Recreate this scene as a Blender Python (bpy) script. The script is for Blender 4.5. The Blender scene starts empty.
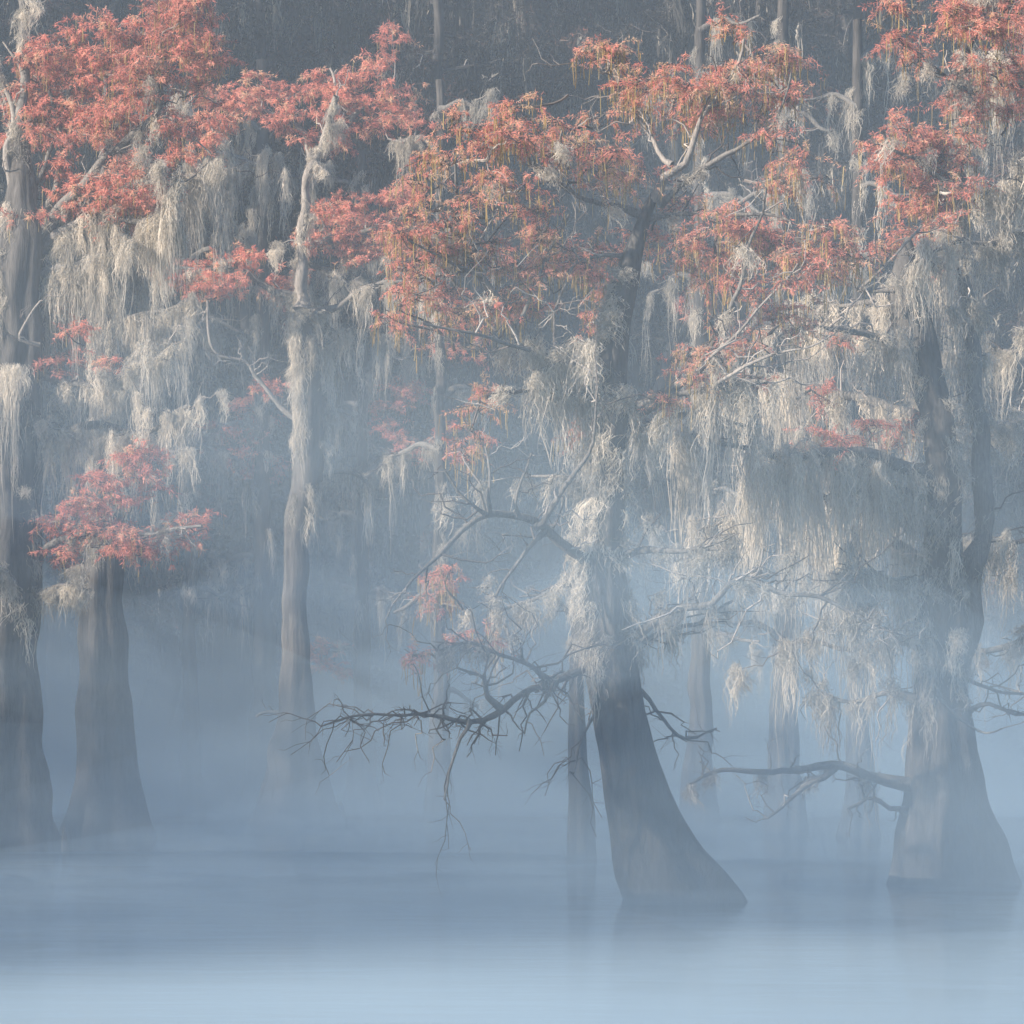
import bpy, math
import numpy as np

R = np.random.default_rng(7)
F = 2844.4            # focal length in pixels (100 mm lens, 36 mm sensor, 1024 px)
CAMZ, HOR = 2.5, 730.0
SC = bpy.context.scene
COL = SC.collection

def P(px, py, d):
    """point of the place seen at pixel px, py and standing d metres out"""
    return np.array([(px - 512) / F * d, d, CAMZ - (py - HOR) / F * d])

def norm(a):
    return a / (np.linalg.norm(a, axis=-1, keepdims=True) + 1e-9)

# ------------------------------------------------------------------ materials
def new_mat(name):
    m = bpy.data.materials.new(name); m.use_nodes = True
    nt = m.node_tree
    for n in list(nt.nodes):
        nt.nodes.remove(n)
    return m, nt, nt.nodes.new('ShaderNodeOutputMaterial')

def ramp(nt, src, stops):
    r = nt.nodes.new('ShaderNodeValToRGB')
    el = r.color_ramp.elements
    while len(el) < len(stops):
        el.new(0.5)
    for e, (p, c) in zip(el, stops):
        e.position = p; e.color = (*c, 1)
    nt.links.new(src, r.inputs[0])
    return r.outputs[0]

def leafy(name, stops, trans=0.35, rough=0.8):
    m, nt, out = new_mat(name)
    at = nt.nodes.new('ShaderNodeAttribute'); at.attribute_name = 'tint'
    col = ramp(nt, at.outputs['Fac'], stops)
    d = nt.nodes.new('ShaderNodeBsdfDiffuse'); d.inputs['Roughness'].default_value = rough
    t = nt.nodes.new('ShaderNodeBsdfTranslucent')
    mx = nt.nodes.new('ShaderNodeMixShader'); mx.inputs[0].default_value = trans
    nt.links.new(col, d.inputs[0]); nt.links.new(col, t.inputs[0])
    nt.links.new(d.outputs[0], mx.inputs[1]); nt.links.new(t.outputs[0], mx.inputs[2])
    nt.links.new(mx.outputs[0], out.inputs[0])
    return m

def bark(name, dark, light, sc=1.0):
    m, nt, out = new_mat(name)
    tc = nt.nodes.new('ShaderNodeTexCoord')
    mp = nt.nodes.new('ShaderNodeMapping'); mp.inputs['Scale'].default_value = (9 * sc, 9 * sc, 1.1 * sc)
    nz = nt.nodes.new('ShaderNodeTexNoise'); nz.inputs['Scale'].default_value = 1.6
    nz.inputs['Detail'].default_value = 8; nz.inputs['Roughness'].default_value = 0.68
    n2 = nt.nodes.new('ShaderNodeTexNoise'); n2.inputs['Scale'].default_value = 1.3; n2.inputs['Detail'].default_value = 4
    nt.links.new(tc.outputs['Object'], mp.inputs[0]); nt.links.new(mp.outputs[0], nz.inputs[0])
    nt.links.new(tc.outputs['Object'], n2.inputs[0])
    mix = nt.nodes.new('ShaderNodeMath'); mix.operation = 'MULTIPLY_ADD'
    mix.inputs[1].default_value = 0.6
    ml = nt.nodes.new('ShaderNodeMath'); ml.operation = 'MULTIPLY'; ml.inputs[1].default_value = 0.4
    nt.links.new(n2.outputs[0], ml.inputs[0])
    nt.links.new(nz.outputs[0], mix.inputs[0]); nt.links.new(ml.outputs[0], mix.inputs[2])
    col = ramp(nt, mix.outputs[0], [(0.38, dark), (0.5, tuple((a + b) / 2 for a, b in zip(dark, light))), (0.64, light)])
    b = nt.nodes.new('ShaderNodeBsdfPrincipled'); b.inputs['Roughness'].default_value = 0.9
    b.inputs['Specular IOR Level'].default_value = 0.2
    bp = nt.nodes.new('ShaderNodeBump'); bp.inputs['Strength'].default_value = 0.9; bp.inputs['Distance'].default_value = 0.05
    nt.links.new(nz.outputs[0], bp.inputs['Height']); nt.links.new(bp.outputs[0], b.inputs['Normal'])
    nt.links.new(col, b.inputs['Base Color']); nt.links.new(b.outputs[0], out.inputs[0])
    return m

M_BARK = bark('cypress_bark', (0.03, 0.028, 0.027), (0.12, 0.115, 0.11))
M_LIMB = bark('limb_bark', (0.05, 0.046, 0.044), (0.24, 0.23, 0.215), 2.5)
M_PALE = bark('pale_bark', (0.12, 0.11, 0.10), (0.36, 0.335, 0.31), 2.5)
M_TWIG = leafy('twig_bark', [(0, (0.05, 0.045, 0.042)), (0.6, (0.16, 0.14, 0.13)), (1, (0.45, 0.42, 0.39))], 0.0)
M_MOSS = leafy('spanish_moss', [(0, (0.20, 0.19, 0.175)), (0.35, (0.42, 0.40, 0.36)), (0.75, (0.62, 0.58, 0.51)), (1, (0.86, 0.80, 0.70))], 0.5)
M_LEAF = leafy('cypress_needles', [(0, (0.42, 0.20, 0.16)), (0.3, (0.66, 0.26, 0.21)), (0.6, (0.82, 0.36, 0.29)),
                                   (0.85, (0.86, 0.46, 0.34)), (1, (0.68, 0.50, 0.34))], 0.5)
M_CATKIN = leafy('catkins', [(0, (0.22, 0.15, 0.06)), (0.5, (0.42, 0.30, 0.12)), (1, (0.52, 0.42, 0.20))], 0.35)
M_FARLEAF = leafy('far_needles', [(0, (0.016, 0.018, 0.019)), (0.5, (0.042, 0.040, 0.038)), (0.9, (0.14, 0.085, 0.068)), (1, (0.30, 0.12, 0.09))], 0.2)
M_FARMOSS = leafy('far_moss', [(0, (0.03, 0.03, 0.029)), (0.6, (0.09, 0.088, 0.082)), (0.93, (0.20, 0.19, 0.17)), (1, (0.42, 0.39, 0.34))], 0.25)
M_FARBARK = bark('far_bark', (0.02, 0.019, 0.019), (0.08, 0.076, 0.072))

# ------------------------------------------------------------------ mesh collecting
class Mesh:
    def __init__(s):
        s.v, s.f, s.m, s.t, s.n = [], [], [], [], 0
    def add(s, v, f, mat, tint):
        s.v.append(v); s.f.append(f + s.n); s.n += len(v)
        s.m.append(np.full(len(f), mat, np.int32))
        s.t.append(np.broadcast_to(np.asarray(tint, np.float32), (len(v),)).copy() if np.ndim(tint) < 1 else np.asarray(tint, np.float32))
    def tubes(s, ctrl, rad, sides=3, mat=0, tint=0.5, flute=None, flat=False):
        """ctrl (N,K,3), rad (N,K): N tapered tubes"""
        ctrl = np.asarray(ctrl, float); rad = np.asarray(rad, float)
        if ctrl.ndim == 2:
            ctrl = ctrl[None]; rad = rad[None]
        N, K, _ = ctrl.shape
        if N == 0: return
        T = norm(np.gradient(ctrl, axis=1))
        ov = np.abs(ctrl[:, -1] - ctrl[:, 0])
        ref = np.eye(3)[np.argmin(ov, axis=1)][:, None, :]
        U = norm(np.cross(T, np.broadcast_to(ref, T.shape))); V = np.cross(T, U)
        if flat:
            U = np.zeros_like(T) + [1.0, 0, 0]; V = np.zeros_like(T) + [0, 1.0, 0]
        a = np.arange(sides) * 2 * math.pi / sides
        rr = rad[:, :, None] * np.ones(sides)
        if flute is not None:
            rr = rr * flute(a, K)[None]
        ring = ctrl[:, :, None, :] + rr[..., None] * (np.cos(a)[None, None, :, None] * U[:, :, None, :] + np.sin(a)[None, None, :, None] * V[:, :, None, :])
        v = ring.reshape(-1, 3)
        n = np.arange(N)[:, None, None]; k = np.arange(K - 1)[None, :, None]; j = np.arange(sides)[None, None, :]
        j2 = (j + 1) % sides
        b = n * K * sides
        f = np.stack([b + k * sides + j, b + k * sides + j2, b + (k + 1) * sides + j2, b + (k + 1) * sides + j], -1).reshape(-1, 4)
        tt = tint if np.ndim(tint) == 0 else np.repeat(np.asarray(tint), K * sides)
        s.add(v, f, mat, tt)
    def ribbons(s, ctrl, wid, side, mat=0, tint=0.5):
        """ctrl (N,K,3), wid (N,K), side (N,3): flat tapered strands"""
        N, K, _ = ctrl.shape
        if N == 0: return
        o = side[:, None, :] * wid[..., None] * 0.5
        v = np.stack([ctrl - o, ctrl + o], 2).reshape(-1, 3)
        n = np.arange(N)[:, None] * K * 2; k = np.arange(K - 1)[None, :] * 2
        f = np.stack([n + k, n + k + 1, n + k + 3, n + k + 2], -1).reshape(-1, 4)
        s.add(v, f, mat, tint if np.ndim(tint) == 0 else np.repeat(np.asarray(tint), K * 2))
    def leaves(s, pos, dirv, L, W, mat=0, tint=0.5):
        N = len(pos)
        if N == 0: return
        dirv = norm(dirv); side = norm(np.cross(dirv, norm(R.normal(size=(N, 3)))))
        L = np.broadcast_to(L, (N,))[:, None]; W = np.broadcast_to(W, (N,))[:, None]
        mid = pos + dirv * L * 0.45
        v = np.stack([pos, mid - side * W * .5, pos + dirv * L, mid + side * W * .5], 1).reshape(-1, 3)
        f = np.arange(N * 4).reshape(N, 4)
        s.add(v, f, mat, tint if np.ndim(tint) == 0 else np.repeat(np.asarray(tint), 4))
    def build(s, name, mats, parent=None, origin=(0, 0, 0), smooth=False):
        if not s.v: return None
        v = (np.concatenate(s.v) - np.asarray(origin)).astype(np.float32)
        f = np.concatenate(s.f).astype(np.int32); m = np.concatenate(s.m); t = np.concatenate(s.t)
        me = bpy.data.meshes.new(name)
        me.vertices.add(len(v)); me.vertices.foreach_set('co', v.ravel())
        me.loops.add(f.size); me.loops.foreach_set('vertex_index', f.ravel())
        me.polygons.add(len(f)); me.polygons.foreach_set('loop_start', np.arange(0, f.size, 4, dtype=np.int32))
        for mt in mats: me.materials.append(mt)
        me.polygons.foreach_set('material_index', m)
        me.polygons.foreach_set('use_smooth', np.full(len(f), smooth))
        me.update(calc_edges=True)
        a = me.attributes.new('tint', 'FLOAT', 'POINT'); a.data.foreach_set('value', np.clip(t, 0, 1))
        o = bpy.data.objects.new(name, me); COL.objects.link(o)
        if parent is not None: o.parent = parent
        return o

def catmull(pts, step=0.22):
    pts = np.asarray(pts, float)
    p = np.vstack([2 * pts[0] - pts[1], pts, 2 * pts[-1] - pts[-2]])
    out = []
    for i in range(1, len(p) - 2):
        n = max(2, int(np.linalg.norm(p[i + 1] - p[i]) / step))
        for t in np.linspace(0, 1, n, endpoint=False):
            out.append(0.5 * ((2 * p[i]) + (-p[i - 1] + p[i + 1]) * t + (2 * p[i - 1] - 5 * p[i] + 4 * p[i + 1] - p[i + 2]) * t * t
                              + (-p[i - 1] + 3 * p[i] - 3 * p[i + 1] + p[i + 2]) * t ** 3))
    out.append(p[-2])
    return np.array(out)

def wander(n, amp, smooth=3):
    w = R.normal(size=(n + 8, 3))
    for _ in range(smooth):
        w[1:-1] = (w[:-2] + w[1:-1] + w[2:]) / 3
    w = w[4:4 + n]
    return w * amp * 2.2

def tag(o, label=None, cat=None, group=None, kind=None):
    if label: o['label'] = label
    if cat: o['category'] = cat
    if group: o['group'] = group
    if kind: o['kind'] = kind
    return o

# ------------------------------------------------------------------ branchlets, moss, foliage
def branchlets(m, path, rad, per_m=3.0, length=(0.4, 1.3), up=0.25, pale=0.3, levels=2, droop=0.0, scale=1.0):
    """fine branching off a path; returns the points of the branchlets"""
    seg = np.linalg.norm(np.diff(path, axis=0), axis=1).sum()
    n = max(1, int(seg * per_m))
    K = 7
    idx = R.integers(max(1, len(path) // 8), len(path), n)
    T = norm(np.gradient(path, axis=0))[idx]
    d = norm(T * R.uniform(0.1, 1.0, (n, 1)) + R.normal(size=(n, 3)) * [0.8, 0.6, 0.7] + [0, 0, up])
    L = R.uniform(*length, n) * R.uniform(0.6, 1.0, n) * scale
    ts = np.linspace(0, 1, K)
    w = np.cumsum(R.normal(size=(n, K, 3)) * 0.085, axis=1); w -= w[:, :1]
    ctrl = path[idx][:, None] + d[:, None] * (L[:, None] * ts)[..., None] + w * L[:, None, None]
    ctrl[..., 2] += (-droop) * (ts ** 2)[None] * L[:, None]
    r0 = np.minimum(rad[idx] * 0.4, 0.014 * scale)
    r = r0[:, None] * (1 - ts * 0.8)[None] + 0.0035
    m.tubes(ctrl, r, 4, 1, np.where(R.random(n) < pale, R.uniform(.7, 1, n), R.uniform(0, .5, n)))
    pts = [ctrl.reshape(-1, 3)]
    cur, curL = ctrl, L
    for lv in range(levels - 1 if levels > 1 else 0):
        q = 4
        n2 = len(cur) * q
        pi = np.repeat(np.arange(len(cur)), q); ki = R.integers(1, K, n2)
        st = cur[pi, ki]
        pd = norm(cur[pi, -1] - cur[pi, 0])
        d2 = norm(pd * 0.7 + R.normal(size=(n2, 3)) * 0.8 + [0, 0, up * 0.6 - droop * 0.6])
        L2 = curL[pi] * R.uniform(0.2, 0.6, n2)
        K2 = 4; t2 = np.linspace(0, 1, K2)
        w2 = np.cumsum(R.normal(size=(n2, K2, 3)) * 0.09, axis=1); w2 -= w2[:, :1]
        c2 = st[:, None] + d2[:, None] * (L2[:, None] * t2)[..., None] + w2 * L2[:, None, None]
        m.tubes(c2, np.full((n2, 1), 0.0048 * scale) * (1 - 0.65 * t2)[None], 3, 1,
                np.where(R.random(n2) < pale, R.uniform(.7, 1, n2), R.uniform(0, .5, n2)))
        pts.append(c2[:, ::2].reshape(-1, 3))
        if lv == 0 and levels > 2:
            nxt = np.concatenate([c2, c2[:, -1:].repeat(K - K2, 1)], 1)
            cur, curL = nxt[R.random(len(nxt)) < 0.5][:, :K], L2[:len(nxt)][:]
            cur = nxt[:, :K2].repeat(2, 1)[:, :K]; curL = L2
    return np.concatenate(pts)

def moss(m, anchors, tang, length, strands=46, width=0.0105, spread=0.11, tint=(0.3, 1.0), mat=0, fuzz=60, K=9):
    n = len(anchors)
    if n == 0: return
    Lc = R.uniform(length[0], length[1], n) * R.uniform(0.45, 1.0, n)
    sp = spread * R.uniform(0.5, 1.5, n)
    N = n * strands
    ci = np.repeat(np.arange(n), strands)
    off = R.normal(size=N) * sp[ci]
    lob = R.integers(0, 3, N)                                     # up to three tails in a clump
    lobx = (R.normal(size=(n, 3)) * sp[:, None] * 0.9)[ci, lob]
    lobL = R.uniform(0.25, 1.0, (n, 3))[ci, lob]
    L = Lc[ci] * lobL * R.uniform(0.45, 1.0, N) + 0.08
    ts = np.linspace(0, 1, K)
    cen = anchors[ci]; T = tang[ci]
    T = norm(T * [1, 1, 0.6])
    st = cen + T * off[:, None] + R.normal(size=(N, 3)) * [0.03, 0.06, 0.03]
    conv = off[:, None] * (1 - ts)[None] ** 1.3 + lobx[:, None] * (1 - (1 - ts) ** 1.5)[None]
    ctrl = cen[:, None] + T[:, None] * conv[..., None] + (st - cen - T * off[:, None])[:, None] * 1.0
    ctrl[..., 2] -= L[:, None] * ts[None]
    w = np.cumsum(R.normal(size=(N, K, 3)) * [1, 1, 0.2], axis=1); w -= w[:, :1]
    ctrl += w * 0.024
    sway = np.cumsum(R.normal(size=(n, K, 3)) * [1, 1, 0], axis=1); sway -= sway[:, :1]
    ctrl += (sway * 0.028)[ci]
    a = R.uniform(0, 2 * math.pi, N)
    side = np.stack([np.cos(a), np.sin(a) * 0.8, R.normal(size=N) * 0.15], -1)
    wid = width * R.uniform(0.5, 1.3, N)[:, None] * (0.55 + 0.6 * np.sin(ts * 2.6 + 0.4))[None] * R.uniform(0.6, 1.4, (N, K))
    wid[:, -1] *= 0.25
    tc = R.uniform(tint[0], tint[1], n)
    tn = np.clip(tc[ci] + R.normal(size=N) * 0.13, 0, 1)
    m.ribbons(ctrl, wid, side, mat, tn)
    if fuzz:
        nf = n * fuzz
        k = R.integers(0, N, nf); kk = R.integers(0, K - 1, nf)
        u = R.random(nf)[:, None]
        p = ctrl[k, kk] * (1 - u) + ctrl[k, kk + 1] * u
        m.leaves(p, R.normal(size=(nf, 3)) * [0.8, 0.8, 0.5] + [0, 0, -0.8], R.uniform(0.05, 0.14, nf) * (width / 0.0105) ** .5 * .8,
                 R.uniform(0.006, 0.013, nf) * width / 0.0105, mat, np.clip(tn[k] + R.normal(size=nf) * .1, 0, 1))

def spray_cluster(m, C, ext, w=1.0, catk=0.5, tint=0.0, leafL=0.085, dens=1.0):
    """one cloud of feathery sprays about C with half-extents ext; materials: 0 needles, 1 twig, 2 catkins"""
    area = ext[0] * ext[2]
    ns = max(8, int(95 * area * w * dens + 6))
    K = 5; ts = np.linspace(0, 1, K)
    nh = max(2, int(1 + area * 5)); hearts = C + R.normal(size=(nh, 3)) * ext * 0.42 - [0, 0, ext[2] * 0.25]
    u = norm(R.normal(size=(ns, 3))) * R.uniform(0.05, 1.0, (ns, 1)) ** 0.5
    st = C + u * ext
    dv = norm(R.normal(size=(ns, 3)) * [1, 1, .3] + u * [.7, .7, .2] + [0, 0, .12])
    sl = R.uniform(0.15, 0.48, ns)
    ctrl = st[:, None] + dv[:, None] * (sl[:, None] * ts)[..., None]
    ctrl[..., 2] -= (ts ** 2)[None] * R.uniform(.1, .55, (ns, 1)) * sl[:, None]
    ctrl += np.cumsum(R.normal(size=(ns, K, 3)), axis=1) * 0.012
    end = ctrl[:, -1]
    st0 = hearts[np.argmin(np.linalg.norm(st[:, None] - hearts[None], axis=2), axis=1)]
    m.tubes(ctrl, np.full((ns, 1), 0.006) * (1.2 - 0.8 * ts)[None], 3, 1, R.uniform(0.1, 0.9, ns))
    # connecting stems heart -> spray foot
    K3 = 4; t3 = np.linspace(0, 1, K3)
    c3 = st0[:, None] + (st - st0)[:, None] * t3[None, :, None] + np.concatenate([np.zeros((ns, 1, 3)), R.normal(size=(ns, K3 - 2, 3)) * .02, np.zeros((ns, 1, 3))], 1)
    m.tubes(c3, np.full((ns, K3), 0.006), 3, 1, R.uniform(0, 0.7, ns))
    q = 44 if leafL < .1 else 34
    n = ns * q
    pi = np.repeat(np.arange(ns), q); tt = R.uniform(0.1, 1.0, n) * (K - 1); k = np.minimum(tt.astype(int), K - 2); fr = (tt - k)[:, None]
    p = ctrl[pi, k] * (1 - fr) + ctrl[pi, k + 1] * fr + R.normal(size=(n, 3)) * [0.022, 0.022, 0.016]
    d = norm(end - st)[pi] * 0.5 + R.normal(size=(n, 3)) * [0.7, 0.7, 0.6] + [0, 0, -0.45]
    ht = R.uniform(0.15, 0.85, nh)
    tn = np.clip(R.uniform(0.1, 0.95, ns)[pi] + tint + R.normal(size=n) * 0.12, 0, 1)
    m.leaves(p, d, R.uniform(0.5, 1.3, n) * leafL, R.uniform(0.5, 1.1, n) * leafL * 0.19, 0, tn)
    nc = int(ns * catk * 2.2)
    if nc:
        pi = R.integers(0, ns, nc); k = R.integers(2, K, nc)
        s0 = ctrl[pi, k]; L = R.uniform(0.12, 0.5, nc) * R.uniform(0.6, 1, nc)
        Kc = 4; tc = np.linspace(0, 1, Kc)
        c = s0[:, None] + np.zeros((nc, Kc, 3)); c[..., 2] -= L[:, None] * tc
        c[..., :2] += np.cumsum(R.normal(size=(nc, Kc, 2)), axis=1) * 0.009
        a = R.uniform(0, 6.28, nc)
        m.ribbons(c, np.full((nc, Kc), 0.011) * R.uniform(.6, 1.3, (nc, Kc)), np.stack([np.cos(a), np.sin(a), 0 * a], -1), 2, R.random(nc))

# ------------------------------------------------------------------ hero trees
class Tree:
    def __init__(s, name, label, d, base, group=None, cat='cypress tree'):
        s.d = d
        s.base = P(base[0], base[1], d) * [1, 1, 0]
        s.root = bpy.data.objects.new(name, None); COL.objects.link(s.root)
        s.root.location = s.base; s.root.empty_display_size = 0.5
        tag(s.root, label, cat, group)
        s.skel = []
        s.crown = Mesh()
    def trunk(s, rows, flutes=7, mossy=(), mat=M_BARK, twigs=0):
        rows = sorted(rows, key=lambda r: -r[0])
        c = np.array([P((l + r) / 2, y, s.d) for y, l, r in rows]); rad = np.array([(r - l) / 2 / F * s.d for y, l, r in rows])
        c = np.vstack([c[0] - [0, 0, 0.6], c]); rad = np.append(rad[0] * 1.05, rad)
        path = catmull(c, 0.16)
        # resample the radius on the same parameter
        cl = np.append(0, np.cumsum(np.linalg.norm(np.diff(c, axis=0), axis=1)))
        pl = np.append(0, np.cumsum(np.linalg.norm(np.diff(path, axis=0), axis=1)))
        rr = np.interp(pl / pl[-1], cl / cl[-1], rad)
        path = path + wander(len(path), 0.028, 5) * np.minimum(1, rr / 0.2)[:, None] * [1, 1, 0]
        rr = rr * (1 + wander(len(path), 0.035, 3)[:, 0])
        base_r = rr[0]
        ph, ph2 = R.uniform(0, 6.28, 2)
        K = len(path)
        bulge = np.clip((rr - rr.min()) / (base_r - rr.min() + 1e-6), 0, 1)
        nz = R.normal(size=(K, 28)); 
        for _ in range(2): nz = (nz + np.roll(nz, 1, 0) + np.roll(nz, -1, 0)) / 3
        nz = (nz + np.roll(nz, 1, 1)) / 2
        def fl(a, K):
            x = np.abs(np.cos(a[None] * flutes / 2 + ph + 0.4 * bulge[:, None]))
            y = np.cos(a[None] * 3 + ph2 + pl[:, None] * 0.5)
            return 1 + (0.06 + 0.42 * bulge[:, None]) * (x - 0.7) + 0.05 * y + nz * 0.07
        m = Mesh(); m.tubes(path, rr, 28, 0, 0.5, fl, True)
        o = m.build('trunk', [mat], s.root, s.base, smooth=True)
        s.skel.append(path)
        s.tpath, s.trad, s.tobj = path, rr, o
        if mossy:
            mm = Mesh()
            for (y0, y1, n, lo, hi, sd) in mossy:
                z0, z1 = P(0, y0, s.d)[2], P(0, y1, s.d)[2]
                ok = np.where((path[:, 2] <= max(z0, z1)) & (path[:, 2] >= min(z0, z1)))[0]
                if len(ok) == 0: continue
                i = R.choice(ok, n)
                a = R.uniform(-1.2, 1.2, n) + (math.pi if sd < 0 else (0 if sd > 0 else 0)) + (R.integers(0, 2, n) * math.pi if sd == 0 else 0)
                a = np.where(np.sin(a) > 0.4, -a, a)
                off = np.stack([np.cos(a), -np.abs(np.sin(a)), 0 * a], -1)
                anc = path[i] + off * rr[i][:, None] * 1.0
                moss(mm, anc, norm(np.cross(off, [0, 0, 1.0])), (lo, hi), strands=52, spread=0.08, tint=(0.35, 1.0))
            mm.build('hanging_moss', [M_MOSS], o, s.base)
        return s
    def limb(s, pts, r=(8, 2), depth=(0, 0), mz=0, ml=(0.5, 1.5), tw=3.0, twl=(0.4, 1.2), up=0.25, pale=0.3, mat=M_LIMB,
             mt=(0.3, 1.0), droop=0.0, levels=2, mstart=0.0, gn=0.035):
        n = len(pts)
        dd = np.linspace(depth[0], depth[1], n)
        w = np.array([P(x, y, s.d + e) for (x, y), e in zip(pts, dd)])
        path = catmull(w, 0.16)
        wd = wander(len(path), gn, 2); wd[0] = 0
        path = path + wd
        t = np.linspace(0, 1, len(path))
        rr = (r[0] + (r[1] - r[0]) * t ** 0.8) / F * s.d
        rr = rr * (1 + 0.35 * np.exp(-t * 14)) * (1 + wander(len(path), 0.08, 1)[:, 0])
        m = Mesh(); m.tubes(path, rr, 8, 0, 0.5)
        bp = branchlets(m, path, rr, tw, twl, up, pale, levels, droop) if tw > 0 else path
        o = m.build('limb', [mat, M_TWIG], s.root, s.base, smooth=True)
        s.skel.append(path); s.skel.append(bp)
        if mz:
            seg = np.linalg.norm(np.diff(path, axis=0), axis=1).sum()
            nm = max(1, int(mz * seg * .7))
            T = norm(np.gradient(path, axis=0))
            i = R.integers(int(len(path) * mstart), len(path), nm)
            j = R.integers(0, len(bp), nm)
            bp0 = bp[j]; anc = np.vstack([path[i] - [0, 0, 0.02], bp0]); tg = np.vstack([T[i], norm(R.normal(size=(len(j), 3)) * [1, .6, .1])])
            mm = Mesh()
            big = R.random(len(anc)) < 0.2
            moss(mm, anc[big], tg[big], ml, strands=80, spread=0.11, fuzz=80, tint=mt)
            lw = R.random(len(anc)) < 0.75
            moss(mm, anc[lw], tg[lw], (ml[0] * 1.1, ml[1] * 1.75), strands=20, spread=0.028, tint=(max(mt[0], .3), 1.0), fuzz=34)
            moss(mm, anc[~big], tg[~big], (ml[0] * .4, ml[1] * .6), strands=36, spread=0.06, tint=mt)
            mm.build('hanging_moss', [M_MOSS], o, s.base)
        return o
    def foliage(s, clusters, catk=0.5, tint=0.0, leafL=0.085, dens=1.0, dj=0.6):
        sk = np.vstack(s.skel)
        for cl in clusters:
            x, y, rx, ry = cl[:4]; w = cl[4] if len(cl) > 4 else 1.0
            ext = np.array([rx, max(rx, ry) * 0.8, ry]) * 1.35 / F * s.d
            C0 = P(x, y, s.d)
            dist = np.linalg.norm((sk - C0) * [1, 0.6, 1] + [0, 0, 0.0], axis=1) + np.maximum(0, sk[:, 2] - C0[2]) * 0.5
            a = sk[np.argmin(dist)]
            C = C0.copy(); C[1] = a[1] + R.uniform(-dj, dj)
            tk = s.tpath[np.argmin(np.abs(s.tpath[:, 2] - C[2]))]
            if abs(tk[0] - C[0]) < 0.55 and abs(tk[2] - C[2]) < 1: C[1] = tk[1] + R.uniform(.5, 1.3)   # round the far side of the trunk
            # a bough from the nearest wood into the clump
            foot = C - [0, 0, ext[2] * 0.4]
            mid = (a + foot) / 2 + R.normal(size=3) * 0.08 * np.linalg.norm(foot - a)
            if np.linalg.norm(foot - a) > 0.05:
                path = catmull([a, mid, foot, C + [R.normal() * .1, 0, ext[2] * .3]], 0.12)
                path = path + np.vstack([np.zeros((1, 3)), wander(len(path) - 1, 0.02, 2)])
                s.crown.tubes(path, np.linspace(0.022, 0.006, len(path)), 4, 1, R.uniform(0.1, 0.9))
            # break a big clump into layered pieces
            k = max(2, int(ext[0] * ext[2] / 0.045))
            for _ in range(k):
                if k == 1: c, e = C, ext
                else:
                    c = C + R.uniform(-1.0, 1.0, 3) * ext * [1, .9, .95]
                    e = np.array([1.0, 1.0, R.uniform(.35, .8)]) * R.uniform(0.14, 0.34)
                    e = np.minimum(e, ext * .9)
                    pth = np.linspace(C - [0, 0, ext[2] * .3], c, 5) + R.normal(size=(5, 3)) * .02
                    s.crown.tubes(pth, np.linspace(.012, .006, 5), 3, 1, R.uniform(.1, .9))
                spray_cluster(s.crown, c, e, w, catk, tint + R.normal() * 0.08, leafL, dens)
    def fill(s, cx, cy, rx, ry, n, size=(9, 18), **kw):
        a = R.uniform(0, 6.283, n); q = np.sqrt(R.random(n))
        s.foliage([(cx + rx * q[i] * math.cos(a[i]), cy + ry * q[i] * math.sin(a[i]), R.uniform(*size), R.uniform(*size) * .55, R.uniform(.4, 1)) for i in range(n)], **kw)
    def done(s):
        s.crown.build('crown', [M_LEAF, M_TWIG, M_CATKIN], s.root, s.base)
        return s

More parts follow.
